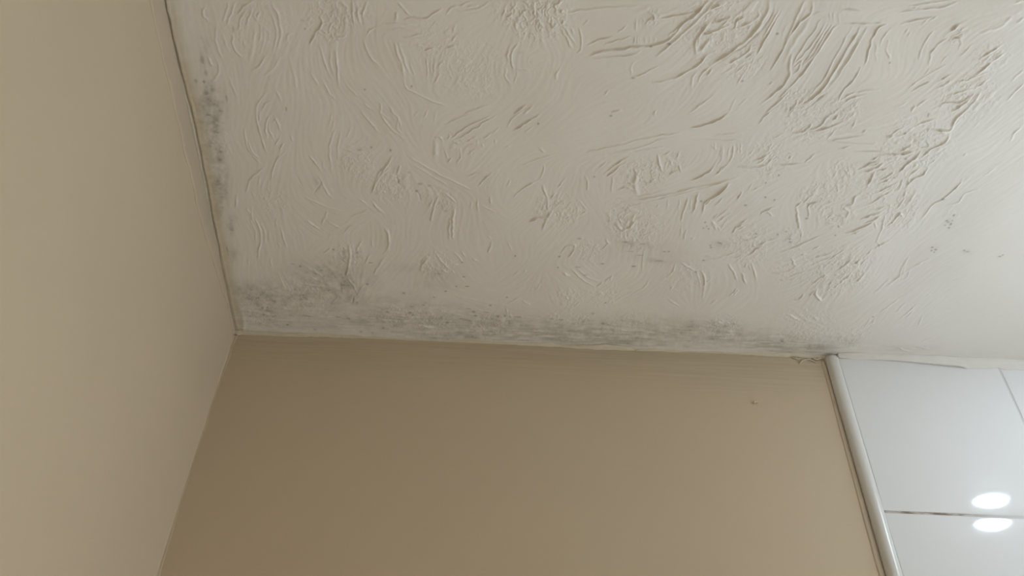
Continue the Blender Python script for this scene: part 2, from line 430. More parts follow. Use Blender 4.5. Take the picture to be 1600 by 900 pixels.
'H': '''480,340 600,310 780,270 880,240 1090,200 1230,180;1.6;.9|700,340 880,300 1050,240 1170,220;1.5;.9|850,325 970,310 1090,295;1.4;.9|560,360 700,350 850,320;1.5;.6
|1290,150 1430,120 1550,70 1600,50;1.6;1|620,510 700,440 770,390 820,370;1.6;1.4|640,530 740,450 800,410;1.5;1.2|580,460 640,410;1.4;.7|690,520 680,600 680,660;1.6;.8
|890,490 860,580 880,670;4.6;1.8|860,590 800,580;1.8;1.1|870,500 850,470;1.6;1.1|1020,540 970,570 930,560;2;1.5|730,635 800,610 850,640;2;1.3
|1040,350 1050,430 1080,490;1.8;1.6|1070,370 1150,325;1.6;1.2|1130,390 1150,440;1.6;1.1|1210,330 1180,390;1.7;1|1120,530 1160,490 1220,480;1.8;1.4|1200,430 1220,490;1.6;1.1
|700,710 850,690 1000,660 1120,630;1.5;.9|690,740 900,710 1100,670 1300,620 1500,580 1600,545;2;1|740,780 900,745 1150,680 1400,625;1.5;.9
|1600,570 1550,630 1480,680 1410,730 1390,800;1.6;1.4|1350,660 1340,740 1310,820;1.5;1.2|1280,690 1250,780 1220,880;1.6;1.1|1300,700 1290,790;1.4;.8|1210,700 1200,800;1.5;.7
|470,520 490,570 490,640;1.4;1.2|260,620 300,570 320,540;1.6;.8|140,590 170,680 180,760 190,820;1.6;1|40,880 100,850 170,840 200,800;2;1.3|150,880 200,820 220,780;1.8;1.3
|250,760 290,720;1.6;1.1|330,860 350,840;2;1.4|430,830 490,800;1.6;1|420,710 490,800;1.4;.8|650,810 670,880;1.7;1|740,850 750,890;1.6;1.1|840,880 860,820;2;1.4
|1460,280 1490,320;1.6;.7|1540,280 1530,370;1.6;.7|1490,520 1600,420;1.7;.9|1300,560 1440,490 1500,400;1.8;.7|1010,60 1020,10;1.5;.6|680,20 760,10;1.5;.6
|1480,860 1600,780;1.8;.9|120,300 160,340;1.6;.6|1120,700 1110,790;1.6;.6|1030,770 1050,750;1.6;.7''',
'I': '''0,150 110,125 220,80 300,30;1.5;1|0,240 200,245 400,240;1.6;.7|180,210 400,185;1.6;.6|640,230 740,190;1.6;.7|530,120 580,60 650,0;1.6;1|760,70 800,10 850,0;1.6;1
|800,190 880,180 940,120 960,90;2;1.3|890,180 1000,140 1080,50 1110,40;2;1.4|930,180 1070,150 1190,100;2;1.3|1110,90 1150,50;1.8;1.2|1060,240 1130,160;1.6;.9
|1250,150 1290,80;1.6;1|1340,180 1360,160;2;1.2|1060,250 1200,230 1350,210;1.5;.8|1080,250 1250,265 1450,270;1.5;.8|1150,310 1250,290;1.5;.9|180,260 190,320;1.6;.7
|250,280 240,380 200,450;1.7;.8|330,280 320,370 280,440;1.7;.9|365,270 365,350;1.4;.8|385,270 390,350;1.4;.8|300,300 280,400;1.6;.6|360,450 420,450 480,460 600,445;2;1.4
|490,410 560,380 620,340;2;1.3|510,440 600,370;1.6;.9|600,430 635,380;2;1.3|660,440 760,435 900,430;1.5;1.1|890,420 930,380 970,350;1.6;1.3|770,390 785,375;2.2;1.3
|450,360 490,325;1.5;.9|0,635 150,600 260,565 370,530;2;1|0,560 120,500 180,450;1.7;.8|180,520 280,430;1.6;.7|80,830 110,750 190,680 260,620 320,570;1.6;1.4
|20,790 40,710 60,650;1.5;1.2|350,720 400,640;1.5;1.2|440,640 480,580;1.5;.9|470,640 560,600;1.5;.8|180,760 250,690;1.6;.9|210,880 320,810;1.6;.9|170,860 210,820;1.7;1
|540,825 590,790 660,770;1.6;1.4|590,800 640,840;1.7;1|380,900 440,860;1.6;1.1|820,770 830,830 830,900;2;1.7|820,770 870,720;1.6;1.3|920,850 925,745 1020,735;1.6;1.4
|1050,750 1140,710;1.7;1.1|880,740 940,670;1.5;1.1|1140,650 1145,590;1.6;1|1210,750 1260,740 1280,690 1300,680;2.4;1.8|1190,770 1230,800 1210,850;2;1.2
|1310,470 1400,440 1500,410;2;1.1|1380,600 1410,530;2;1.3|1270,330 1450,330 1600,355;1.7;.8|1100,560 1140,480;1.8;.7|1220,440 1250,540;1.8;.7|640,270 600,330;1.5;.8''',
'J': '''310,470 400,420 490,400;2;1.1|320,500 430,460 510,420;2.4;1.4|370,600 410,530 430,490;2;1.3|400,400 460,370;1.7;1|460,480 540,460;1.7;1|470,560 560,510 590,490;1.9;1.4
|480,580 560,540 620,540;1.7;1.2|440,660 560,600 610,580;1.7;1.2|380,750 480,690 580,640;1.6;1|500,720 520,690;1.6;.9|520,670 580,650;1.6;1|440,790 530,760;1.7;1
|320,860 400,830 490,810;2.4;1.2|350,895 430,860 500,820;1.8;1.1|500,350 620,350 740,330;2.6;1.6|620,330 700,290 720,270;2;1.4|670,380 700,385;2;1.2
|610,510 680,430 760,370 800,320;2;1.4|790,390 860,320 980,260 1020,190;2;1.3|740,300 850,290 830,230;1.8;1|880,160 960,170 1030,160 1060,90 1160,0;2.5;1.7|900,200 1020,180;2;1.1
|760,120 860,90 900,80;2;1.3|560,200 620,155 660,140;1.6;1.1|530,210 580,205;2.4;1.3|740,250 800,240 830,220;2;1.2|840,160 860,155;2;1|640,200 700,170;1.7;1
|690,600 700,530 740,490 790,460;2;1.4|680,620 720,560 800,520 860,460;2;1.4|640,600 650,540;1.7;1|620,640 640,580;1.8;.9|740,450 770,420;2.4;1.2|660,700 680,640;1.7;.9
|690,750 750,660;2.4;1.1|600,800 650,730 680,690;1.6;1|500,890 520,820;1.6;1|570,890 630,820 650,850;2;1.4|540,800 560,740;1.6;.9
|800,870 880,760 970,710 1060,630 1130,560;1.7;.9|1000,760 1090,730 1150,660 1260,630;1.8;.6|1100,600 1120,540;1.6;.6|1280,530 1380,460;1.8;.5|1500,260 1530,190 1580,150;2;.8
|1130,360 1150,355;1.8;.7|1040,150 1100,80;1.8;.9|1200,150 1270,80;2;.4|120,500 130,440 170,400;1.8;.6|200,470 230,520;1.8;.8|850,440 930,380;1.7;.7|960,330 1000,300;1.7;.5''',
'K': '''250,0 290,90 300,190;1.7;.8|290,0 330,80 340,180 320,260 320,320;1.7;1.1|330,30 370,110 370,200;1.7;.9|400,100 410,190;1.7;.7|460,0 460,70;1.7;.7|490,70 520,170 540,240;1.5;1
|470,190 490,240;1.5;.7|420,310 415,380 395,385;1.5;1|245,310 240,370;1.5;.7|830,0 815,55;1.6;1.4|690,20 760,70 800,85;1.5;1|860,30 960,90;1.6;.6|980,130 1040,70 1110,60;1.7;.8
|1000,30 1060,10;1.6;.5|1025,210 1035,300 1020,400 1000,460;2.2;1.8|960,290 980,330 1000,350;1.7;1.2|830,280 890,240;1.6;.9|1080,270 1110,210 1130,190;1.7;1
|1190,290 1150,370;2;1|1300,330 1220,440;2.2;1|1260,360 1310,310;1.7;.8|1290,60 1330,130 1330,230 1300,290;1.8;.8|1330,80 1345,200;1.6;.7|1200,170 1215,240;1.7;.7
|740,400 840,470;1.4;1|700,390 800,450;1.4;.8|720,450 780,490;1.5;.7|1010,470 1060,530 1095,600;1.7;1.1|970,490 980,590;1.7;.9|1060,610 1050,660 1000,670;1.5;-1.2
|900,660 940,620;1.6;1|1090,610 1130,540 1170,520;1.6;.9|470,420 500,500 530,550;1.6;.7|500,715 600,725;1.4;.9|480,690 560,700;1.4;.8|680,520 860,540;1.5;.6
|620,650 900,670;1.5;.5|700,770 1000,780;1.5;.6|1100,760 1260,770;1.4;.6|1380,790 1500,780 1540,750;1.5;.9|140,840 180,860 250,870;2;1''',
'L': '''370,0 365,30;1.6;1|520,0 510,80 515,180;2;1.5|545,0 535,100 540,170;2;1.2|20,80 40,170 30,280;1.8;.8|290,430 300,370 350,310;2;1.5|280,350 340,300;1.6;1
|400,270 440,330 480,370 500,400;2;1.2|450,400 500,440;1.6;.8|540,265 590,310 610,350;1.6;1.2|520,360 580,370;1.5;.9|600,260 640,310;1.6;.7|690,320 735,345;1.6;1.2
|520,400 560,450;1.6;.8|845,190 810,275;2;1.5|810,140 840,170;1.5;.7|970,190 1000,260;1.5;.8|1010,455 1060,415;1.4;1|1090,430 1110,410;1.4;.7
|1180,540 1200,550 1220,510;1.7;.8|1240,95 1260,40 1290,0;2.4;1.5|970,670 1030,640 1070,620;1.6;1|1080,650 1140,680;1.6;1.1|950,700 970,770;1.6;.8|980,740 1000,790;1.6;.8
|1360,560 1370,610;1.6;.8|1420,600 1440,640;1.6;.9|1480,690 1540,650;1.5;.9|560,620 1000,700;1.6;.4|700,720 860,740;1.3;.8|100,800 240,780;1.4;.8|220,830 400,860;1.5;.8|1020,775 1240,790;1.4;.7''',
'M': '''80,280 130,220 185,210 180,250 130,320;1.5;1.1|200,240 150,300;2;1.3|100,430 150,450;2;1.3|160,390 220,450 290,510 360,545;1.4;1|200,390 300,470 380,500;1.5;.8
|360,540 440,490 490,450;1.6;1.1|460,500 490,460;1.5;.8|410,250 450,200;1.8;1.2|430,170 460,210;1.6;1|520,50 560,100 620,70 660,30;2.8;1.8|580,120 590,180;1.7;1
|690,150 760,130 830,120;1.6;1|760,50 850,40;1.6;.9|1030,60 1010,150;1.4;1.1|1060,90 1040,170;1.6;1.2|1100,170 1130,150;1.6;.8|980,350 960,410 910,470;1.5;1
|1020,350 1090,390 1130,410;1.5;1|1090,420 1110,480;1.6;.7|1140,420 1165,500 1170,540;1.6;1|1180,410 1205,480 1200,580;1.9;1.4|1250,485 1210,510;1.5;1|730,260 720,330 715,430;1.6;.7
|940,560 960,540;1.6;.8|1250,30 1310,100;1.7;1|380,620 400,590 410,610;2;1.1|470,570 490,610;1.7;.9|500,590 600,570;1.6;.9|510,650 650,580;1.6;.6|1200,570 1190,640;1.8;.6
|780,480 720,560 640,600;1.8;.5|1250,680 1300,640;1.5;.7|920,640 1010,700;1.6;.5|420,830 540,840;1.4;.8|540,880 700,890;1.4;.8''',
'N': '''220,120 260,70 330,40;1.8;1.4|270,90 320,70;1.6;1|300,180 390,160 430,140;1.6;1.2|385,190 390,220 430,210 500,180;2;1.5|500,175 600,160;1.5;1|340,300 380,265 410,240 490,215;2;1.5
|240,310 330,290;1.6;1|0,330 100,315 180,290 260,265;1.6;1|0,300 120,290;1.5;.7|110,190 160,200;2.2;1.2|160,190 240,185;1.5;.7|190,360 230,420 260,490;2;1.2
|300,430 310,480 330,520;2;1.4|350,370 370,410;1.6;.9|370,350 400,440 410,490;1.8;1.1|320,390 330,360;1.6;.9|200,620 260,550;1.4;1.1|230,610 270,560;1.4;1
|740,0 745,90;2;1.7|760,100 755,180;1.7;1|1050,60 1070,75;1.7;1.1|1110,120 1160,100 1260,60 1360,0;2.2;1.7|1150,130 1220,100;1.6;1|750,290 800,280;2;1|800,320 900,300 1010,270;1.5;1
|850,250 910,220;1.5;.9|600,270 750,210 940,130;1.6;.8|530,430 640,420 720,380;1.9;1.3|680,310 700,350 720,380;1.8;1.3|600,480 640,490 720,470;1.8;1.2|640,470 800,410;1.6;.8
|560,350 660,340;1.5;.8|830,530 900,470 980,420;1.5;1.1|880,550 870,590 910,640 940,620;2.4;1.6|710,640 750,630 780,590;2;1.4|820,620 860,560;1.8;1.2|970,540 1000,490;1.6;1.2
|1090,480 1140,440;2;1.3|1030,420 1100,360 1180,300;1.6;1|1150,370 1230,320;1.6;1.1|1220,370 1270,320;1.8;1.2|1190,500 1250,440;2;1.3|1270,290 1310,250;2;1.2|1060,470 1110,420;1.6;1
|1130,510 1150,480;1.7;1|1340,240 1380,210 1460,180;2;1.4|1350,180 1380,230;1.7;1|1400,0 1390,80 1340,200;1.6;1.1|1440,60 1500,20;1.6;1|1330,30 1350,90;1.6;1|900,340 1000,300;1.5;.8
|920,390 1020,330;1.5;.8|950,340 1120,230;1.5;.7|1540,490 1590,350;1.6;.6|650,760 690,770 740,800;2;1.1|860,770 880,800;2;1|1300,840 1340,780;1.6;.7|1020,540 1080,490;1.7;.9
|60,20 130,100;1.6;.9|130,90 180,10;1.6;.8|1250,860 1300,790;1.7;.6''',
'O': '''600,440 680,360;1.6;.7|640,490 760,380;1.6;.7|770,550 810,470;1.5;.7|680,490 740,420;1.5;.6|410,540 430,490;1.5;.8|370,560 420,500;1.6;.6|620,200 660,80 710,10;1.5;.7
|640,200 690,170 720,110;1.5;.7|480,440 640,320;2;.5|500,260 700,120 880,20;2.4;.5|420,300 560,180;2.4;.5|820,330 870,300;2;.4|1040,200 1150,170;1.8;.5
|160,650 200,600;1.7;.7|240,680 280,640;1.7;.7|800,670 920,630;1.4;.6|760,710 860,725;1.5;.7|610,715 720,750;1.4;.8|560,790 670,795;1.4;.7|280,775 400,780;1.5;.8''',
}
# patches of stippled, dragged plaster: sheet, x, y, radius, strength
CLUMPS = [('A', 1420, 60, 160, .8), ('A', 1350, 220, 110, .7), ('A', 800, 200, 220, .25), ('B', 1080, 560, 200, .45), ('B', 820, 330, 150, .4), ('B', 1480, 70, 150, .9), ('B', 120, 80, 120, .6),
          ('C', 200, 90, 180, 1.1), ('C', 1080, 130, 60, .8), ('C', 1540, 250, 110, .6), ('D', 250, 180, 240, .7), ('D', 420, 480, 130, .6), ('D', 820, 800, 110, .8), ('D', 1180, 860, 120, .7),
          ('E', 1070, 270, 60, .8), ('E', 1150, 760, 170, .7), ('E', 1330, 450, 110, .6), ('F', 1290, 430, 130, .7), ('F', 1520, 600, 110, .7), ('F', 640, 720, 110, .5), ('F', 180, 250, 110, .6),
          ('G', 1520, 770, 120, .8), ('G', 240, 600, 150, .6), ('G', 640, 700, 120, .5), ('G', 760, 260, 90, .4), ('H', 930, 520, 130, .9), ('H', 1150, 430, 90, .6), ('H', 280, 800, 140, .8),
          ('H', 800, 860, 150, .8), ('I', 600, 400, 160, .6), ('I', 1130, 810, 120, .8), ('I', 1180, 520, 120, .6), ('I', 1000, 680, 130, .7), ('I', 950, 80, 190, .6), ('J', 720, 300, 230, .7),
          ('J', 520, 540, 180, .6), ('J', 620, 780, 190, .6), ('J', 1040, 830, 60, .5), ('K', 1020, 300, 120, .7), ('K', 300, 700, 200, .55), ('K', 720, 620, 200, .55), ('K', 1400, 770, 140, .8),
          ('L', 400, 360, 130, .8), ('L', 820, 840, 130, .8), ('L', 380, 810, 160, .6), ('L', 1540, 790, 60, .9), ('L', 1430, 640, 110, .6), ('L', 1380, 780, 90, .6), ('M', 310, 260, 100, .7),
          ('M', 430, 620, 120, .6), ('M', 700, 110, 170, .7), ('M', 1080, 470, 170, .3), ('M', 600, 850, 160, .6), ('M', 1350, 860, 120, .7), ('N', 350, 220, 180, .6), ('N', 1050, 420, 220, .75),
          ('N', 700, 400, 150, .5), ('N', 800, 860, 220, .5), ('N', 130, 870, 130, .7), ('N', 700, 160, 110, .6), ('O', 260, 640, 130, .5), ('O', 180, 150, 170, .5)]


def to_ceil(px, py):
    p = on_plane(px, py, 2, H0 + CEIL)
    return p[0], -p[1]


def catmull(P, step):
    P = np.asarray(P, float)
    Q = np.vstack([2*P[0] - P[1], P, 2*P[-1] - P[-2]])
    out = []
    for i in range(1, len(Q) - 2):
        p0, p1, p2, p3 = Q[i - 1], Q[i], Q[i + 1], Q[i + 2]
        n = max(2, int(np.hypot(*(p2 - p1))/step))
        t = np.linspace(0, 1, n, endpoint=False)[:, None]
        out.append(.5*((2*p1) + (-p0 + p2)*t + (2*p0 - 5*p1 + 4*p2 - p3)*t*t + (-p0 + 3*p1 - 3*p2 + p3)*t**3))
    out.append(P[-1:])
    return np.vstack(out)


def blur(a, k):
    """box blur, three passes, radius k cells"""
    for _ in range(2):
        for ax in (0, 1):
            pad = [(0, 0), (0, 0)]
            pad[ax] = (k + 1, k)
            c = np.cumsum(np.pad(a, pad, mode='edge'), axis=ax, dtype=np.float64)
            n = a.shape[ax]
            if ax == 0:
                a = (c[2*k + 1:2*k + 1 + n] - c[:n])/(2*k + 1)
            else:
                a = (c[:, 2*k + 1:2*k + 1 + n] - c[:, :n])/(2*k + 1)
    return a.astype(np.float32)


def vnoise(cell, seed, aspect=1.0):
    """smooth value noise on the grid, cell size in metres along v; aspect stretches it along x"""
    r = np.random.default_rng(seed)
    cx = cell*aspect
    a = r.standard_normal((int(GV1/cell) + 3, int((GX1 - GX0)/cx) + 3)).astype(np.float32)
    fv = gv/cell
    fx = (gx - GX0)/cx
    iv, ix = fv.astype(int), fx.astype(int)
    tv, tx = fv - iv, fx - ix
    tv = (tv*tv*(3 - 2*tv))[:, None].astype(np.float32)
    tx = (tx*tx*(3 - 2*tx))[None, :].astype(np.float32)
    r0 = a[iv]
    r1 = a[iv + 1]
    row = r0*(1 - tv) + r1*tv
    return row[:, ix]*(1 - tx) + row[:, ix + 1]*tx


RID = np.zeros((NV, NX), np.float32)
# orientation field, on a coarse grid (double angle), gathered from the strokes
OC = 0.006
onx, onv = int((GX1 - GX0)/OC) + 2, int(GV1/OC) + 2
OA = np.zeros((onv, onx), np.float32)
OB = np.zeros((onv, onx), np.float32)
OW = np.zeros((onv, onx), np.float32)
oxx = GX0 + np.arange(onx)*OC
ovv = np.arange(onv)*OC


def orient(x, v, ang, sig, wgt):
    i0, i1 = max(0, int((x - 3*sig - GX0)/OC)), min(onx, int((x + 3*sig - GX0)/OC) + 2)
    j0, j1 = max(0, int((v - 3*sig)/OC)), min(onv, int((v + 3*sig)/OC) + 2)
    if i1 <= i0 or j1 <= j0:
        return
    g = wgt*np.exp(-((oxx[None, i0:i1] - x)**2 + (ovv[j0:j1, None] - v)**2)/(2*sig*sig))
    OA[j0:j1, i0:i1] += g*math.cos(2*ang)
    OB[j0:j1, i0:i1] += g*math.sin(2*ang)
    OW[j0:j1, i0:i1] += g


def stroke(P, w, h, seed):
    S = catmull(P, 0.0009)
    n = len(S)
    r = np.random.default_rng(seed)
    sig = 0.00046*w
    t = np.linspace(0, 1, n)
    length = n*0.0009
    e = min(0.45, 0.006/max(length, 1e-4) + 0.10)
    tap = np.clip(np.minimum(t, 1 - t)/e, 0, 1)
    tap = tap**0.7
    amp = tap*(1 + 0.28*smooth1(n, 9, seed))*h
    jit = 0.0004*smooth1(n, 11, seed + 1)
    d = np.gradient(S, axis=0)
    dn = d/np.maximum(1e-9, np.hypot(d[:, 0], d[:, 1]))[:, None]
    S = S + np.stack([-dn[:, 1], dn[:, 0]], 1)*jit[:, None]
    amp = amp*(1.0 + 0.4*dn[:, 0]**2)      # relief along x exaggerated so its shading shows in the side light
    R = 3.0*sig
    i0, i1 = int((S[:, 0].min() - R - GX0)/STEP) - 1, int((S[:, 0].max() + R - GX0)/STEP) + 2
    j0, j1 = int((S[:, 1].min() - R)/STEP) - 1, int((S[:, 1].max() + R)/STEP) + 2
    i0, j0, i1, j1 = max(i0, 0), max(j0, 0), min(i1, NX), min(j1, NV)
    if i1 - i0 < 2 or j1 - j0 < 2:
        return
    loc = np.zeros((j1 - j0, i1 - i0), np.float32)
    k = int(R/STEP) + 1
    sgn = 1 if h > 0 else -1
    for m in range(n):
        a = int((S[m, 0] - GX0)/STEP) - i0
        b_ = int(S[m, 1]/STEP) - j0
        a0, a1, b0, b1 = max(a - k, 0), min(a + k + 2, i1 - i0), max(b_ - k, 0), min(b_ + k + 2, j1 - j0)
        if a1 <= a0 or b1 <= b0:
            continue
        dx = gx[i0 + a0:i0 + a1] - S[m, 0]
        dv = gv[j0 + b0:j0 + b1] - S[m, 1]
        g = abs(amp[m])*np.exp(-(dx[None, :]**2 + dv[:, None]**2)/(2*sig*sig))
        np.maximum(loc[b0:b1, a0:a1], g, out=loc[b0:b1, a0:a1])
    RID[j0:j1, i0:i1] += sgn*loc
    for m in range(0, n, 8):
        orient(S[m, 0], S[m, 1], math.atan2(dn[m, 1], dn[m, 0]), 0.016, 1.0)


seed = 100
for key, txt in STROKES.items():
    ox, oy = CROPS[key]
    for item in txt.replace('\n', '').split('|'):
        parts = item.strip().split(';')
        pts = [tuple(map(float, s.split(','))) for s in parts[0].split()]
        w = float(parts[1]) if len(parts) > 1 else 1.5
        h = float(parts[2]) if len(parts) > 2 else 0.9
        P = [to_ceil(ox + a/5.0, oy + b_/5.0) for a, b_ in pts]
        seed += 2
        stroke(P, w, h, seed)
        vm = sum(p[1] for p in P)/len(P)
        if 0.44 < vm < 0.56:             # the same hand went on beyond the picture's upper edge
            stroke([(1.12 - p[0], 1.20 - p[1]) for p in P], w, h, seed + 1)

# background directions: the brush was drawn along the back edge, then swept round
for i in range(60):
    orient(i*0.023, 0.02, 0.0, 0.02, 6.0)
    orient(i*0.023, 0.05, 0.05, 0.02, 2.0)
for x, v_, a in [(0.04, .3, 1.5), (0.04, .5, 1.5), (.1, .4, 1.4), (1.1, .1, 0.8), (1.2, .2, .8), (1.1, .4, .7), (1.25, .4, .8), (1.0, .05, .9), (1.0, .65, .6), (.6, .65, .1), (.3, .65, 1.3)]:
    orient(x, v_, a, 0.07, 1.5)

fv = gv/OC
fx = (gx - GX0)/OC
iv, ix = np.minimum(fv.astype(int), onv - 2), np.minimum(fx.astype(int), onx - 2)
tv, tx = (fv - iv)[:, None].astype(np.float32), (fx - ix)[None, :].astype(np.float32)


def up(a):
    r = a[iv]*(1 - tv) + a[iv + 1]*tv
    return r[:, ix]*(1 - tx) + r[:, ix + 1]*tx


ang = 0.5*np.arctan2(up(OB), up(OA) + 1e-9) + 0.16*vnoise(0.05, 5)
cs, sn = np.cos(ang).astype(np.float32), np.sin(ang).astype(np.float32)
dens = np.clip(up(OW)/6.0, 0, 1)


def lic(src, steps):
    """smear noise along the brush direction"""
    out = src.copy()
    jj, ii = np.meshgrid(np.arange(NV, dtype=np.float32), np.arange(NX, dtype=np.float32), indexing='ij')
    for sg in (1, -1):
        a, b_ = ii.copy(), jj.copy()
        px_, pv_ = cs*sg, sn*sg
        for s in range(steps):
            a += px_
            b_ += pv_
            ia = np.clip(a + .5, 0, NX - 1).astype(np.int32)
            ib = np.clip(b_ + .5, 0, NV - 1).astype(np.int32)
            out += src[ib, ia]
            c, d_ = cs[ib, ia], sn[ib, ia]
            flip = np.where(c*px_ + d_*pv_ < 0, -1, 1).astype(np.float32)
            px_, pv_ = c*flip, d_*flip
    return out/(2*steps + 1)


r = np.random.default_rng(3)
n0 = blur(r.standard_normal((NV, NX)).astype(np.float32), 1)
n0 /= n0.std()
n1 = lic(n0, 14)
n1 /= n1.std()
brush = n1
brushc = blur(n1, 1)
brushc /= brushc.std()

clump = np.zeros((NV, NX), np.float32)
for key, x, y, rad, s in CLUMPS:
    ox, oy = CROPS[key]
    cx, cv = to_ceil(ox + x/5.0, oy + y/5.0)
    rr = rad/5.0*0.00098
    i0, i1 = max(0, int((cx - 2.2*rr - GX0)/STEP)), min(NX, int((cx + 2.2*rr - GX0)/STEP))
    j0, j1 = max(0, int((cv - 2.2*rr)/STEP)), min(NV, int((cv + 2.2*rr)/STEP))
    if i1 <= i0 or j1 <= j0:
        continue
    q2 = ((gx[None, i0:i1] - cx)**2 + (gv[j0:j1, None] - cv)**2)/(rr*rr)
    clump[j0:j1, i0:i1] = np.maximum(clump[j0:j1, i0:i1], s*np.exp(-q2*q2*0.7))
wob = vnoise(0.004, 21)
cell = vnoise(0.0065, 22) + 0.55*vnoise(0.0032, 23) + 0.45*brushc
ridged = np.clip(1.0 - np.abs(cell)*1.7, 0, 1)**2
blobs = np.clip(cell - 0.55, 0, 1.2)
stip = 0.75*ridged + 0.65*blobs

X2, V2 = np.meshgrid(gx, gv)
X2 = X2.astype(np.float32)
V2 = V2.astype(np.float32)
calm = 1.0/(1.0 + np.exp(-((1.02 - X2) + 0.30*(V2 - 0.25))/0.03))      # the plaster is smoothed off towards the lamp
patch = np.clip(0.5 + 0.55*vnoise(0.045, 31), 0.0, 1.3)
edgeband = np.exp(-(V2/0.055)**2)
HGT = (RID*1.28
       + (0.02 + 0.05*patch*np.clip(dens + .1, 0, 1))*brush*(0.6 + 0.4*calm)
       + 0.03*brushc*(0.4 + .6*calm)
       + clump*stip*1.7
       + edgeband*(0.10*np.clip(vnoise(0.0035, 41, 4.0), -1, 2) + 0.22*ridged*np.clip(vnoise(0.03, 42), 0, 1))
       + 0.9*vnoise(0.10, 51) + 0.35*vnoise(0.045, 52))
HGT = HGT*np.clip((GX1 - X2)/0.04, 0, 1)*np.clip((GV1 - V2)/0.04, 0, 1)
HGT = HGT.astype(np.float32)


def px_line(points):
    return np.array([to_ceil(*p) for p in points])


# open crack along the left wall, and the smooth filled strip beside it
CRACK = [(254, -10), (256, 0), (266, 45), (277, 92), (288, 135), (303, 190), (313, 240), (325, 300), (333, 345), (340, 380), (350, 430), (362, 485), (370, 522)]
cr = px_line(CRACK)
cr = cr[np.argsort(cr[:, 1])]
crx = np.interp(gv, cr[:, 1], cr[:, 0])[:, None].astype(np.float32) + 0.0004*smooth1(NV, 14, 7)[:, None].astype(np.float32)
dcr = X2 - crx
strip = np.exp(-np.clip(dcr, 0, 1)**2/(2*0.012**2))
HGT *= (1 - 0.85*strip)
HGT += 0.5*np.exp(-((dcr - 0.0035)/0.002)**2)
open_ = np.clip((gv - 0.15)/0.05, 0, 1)[:, None]*(0.75 + 0.25*np.clip(smooth1(NV, 40, 9) + .6, 0, 1)[:, None]) + 0.06
HGT -= 4.5*open_*np.exp(-(dcr/0.0008)**2)
HGT[dcr < -0.0006] -= 0.3
# filler lip where ceiling and left wall meet near the corner
HGT += 1.6*np.exp(-((X2 - 0.010 - 0.004*np.sin(V2*40))/0.003)**2)*np.exp(-(V2/0.05)**2)*np.clip(V2/0.006, 0, 1)

# ---- mould, specks and bare filler, as they lie on the plaster
MOULD = np.zeros((NV, NX), np.float32)
# px x, px y, rx, ry, slant (px/px), strength
for x, y, rx, ry, sl, s in [(322, 155, 10, 28, .25, .9), (338, 175, 15, 30, .1, .75), (333, 205, 10, 32, .2, .95), (341, 245, 10, 24, .15, .95), (345, 280, 11, 20, .1, .95), (347, 310, 9, 28, .1, .8),
                            (318, 95, 6, 30, .2, .3), (362, 352, 7, 16, .1, .6), (366, 395, 8, 14, 0, .4), (320, 60, 16, 40, .1, .18),
                            (410, 480, 38, 26, 0, .75), (395, 455, 30, 16, 0, .5), (470, 470, 45, 18, 0, .6), (500, 440, 55, 26, 0, .5), (545, 455, 34, 26, 0, .55), (470, 505, 80, 14, 0, .45),
                            (520, 425, 60, 20, 0, .35), (560, 500, 60, 18, 0, .5), (620, 470, 60, 14, 0, .3), (640, 500, 60, 20, 0, .6), (690, 430, 28, 9, 0, .35), (675, 445, 40, 8, 0, .25), (635, 420, 35, 8, 0, .25),
                            (720, 505, 80, 22, 0, .65), (700, 525, 90, 8, 0, .75), (800, 515, 90, 20, 0, .7), (870, 525, 110, 13, 0, .7), (940, 520, 80, 20, 0, .7), (960, 532, 90, 10, 0, .75), (1040, 520, 90, 16, 0, .5),
                            (1060, 510, 70, 14, 0, .35), (1120, 515, 45, 14, 0, .6), (1140, 535, 80, 10, 0, .5), (1200, 532, 60, 14, 0, .7), (1240, 545, 60, 12, 0, .8), (1285, 545, 30, 10, 0, .65), (1330, 535, 28, 10, 0, .35),
                            (1010, 400, 70, 16, 0, .12), (1000, 385, 40, 6, 0, .22), (1030, 408, 18, 3, 0, .6), (980, 380, 14, 3, 0, .5), (1485, 350, 9, 12, 0, .14), (1460, 388, 8, 5, 0, .14), (1512, 394, 9, 4, 0, .2), (1565, 400, 8, 3, 0, .12),
                            (1438, 543, 22, 4, 0, .3), (1400, 545, 26, 5, 0, .25), (1410, 557, 22, 3, 0, .35), (1125, 382, 12, 5, 0, .4), (495, 285, 5, 9, -.5, .3), (536, 398, 8, 12, 0, .35), (560, 398, 6, 7, 0, .35), (690, 322, 6, 5, 0, .3)]:
    cx, cv = to_ceil(x, y)
    ex, ev = to_ceil(x + rx, y)
    fx_, fv2 = to_ceil(x + sl*ry, y - ry)
    ax_ = abs(ex - cx)
    av_ = abs(fv2 - cv)
    k = (fx_ - cx)/max(1e-6, fv2 - cv)
    i0, i1 = max(0, int((cx - 3*ax_ - .02 - GX0)/STEP)), min(NX, int((cx + 3*ax_ + .02 - GX0)/STEP))
    j0, j1 = max(0, int((cv - 2.6*av_)/STEP)), min(NV, int((cv + 2.6*av_)/STEP))
    if i1 <= i0 or j1 <= j0:
        continue
    dv_ = gv[j0:j1, None] - cv
    dx_ = gx[None, i0:i1] - cx - k*dv_
    g = s*np.exp(-((dx_/ax_)**2 + (dv_/av_)**2)*0.9)
    MOULD[j0:j1, i0:i1] = 1 - (1 - MOULD[j0:j1, i0:i1])*(1 - g)
mn = 0.55*vnoise(0.011, 61) + 0.45*vnoise(0.0045, 62) + 0.35*brushc + 0.3*vnoise(0.0022, 63)
mstreak = vnoise(0.0028, 64, 7.0)
mn = mn*(1 - 0.5*edgeband) + 0.8*edgeband*mstreak
soft = np.clip(0.68 + 0.36*mn, 0.15, 1.2)
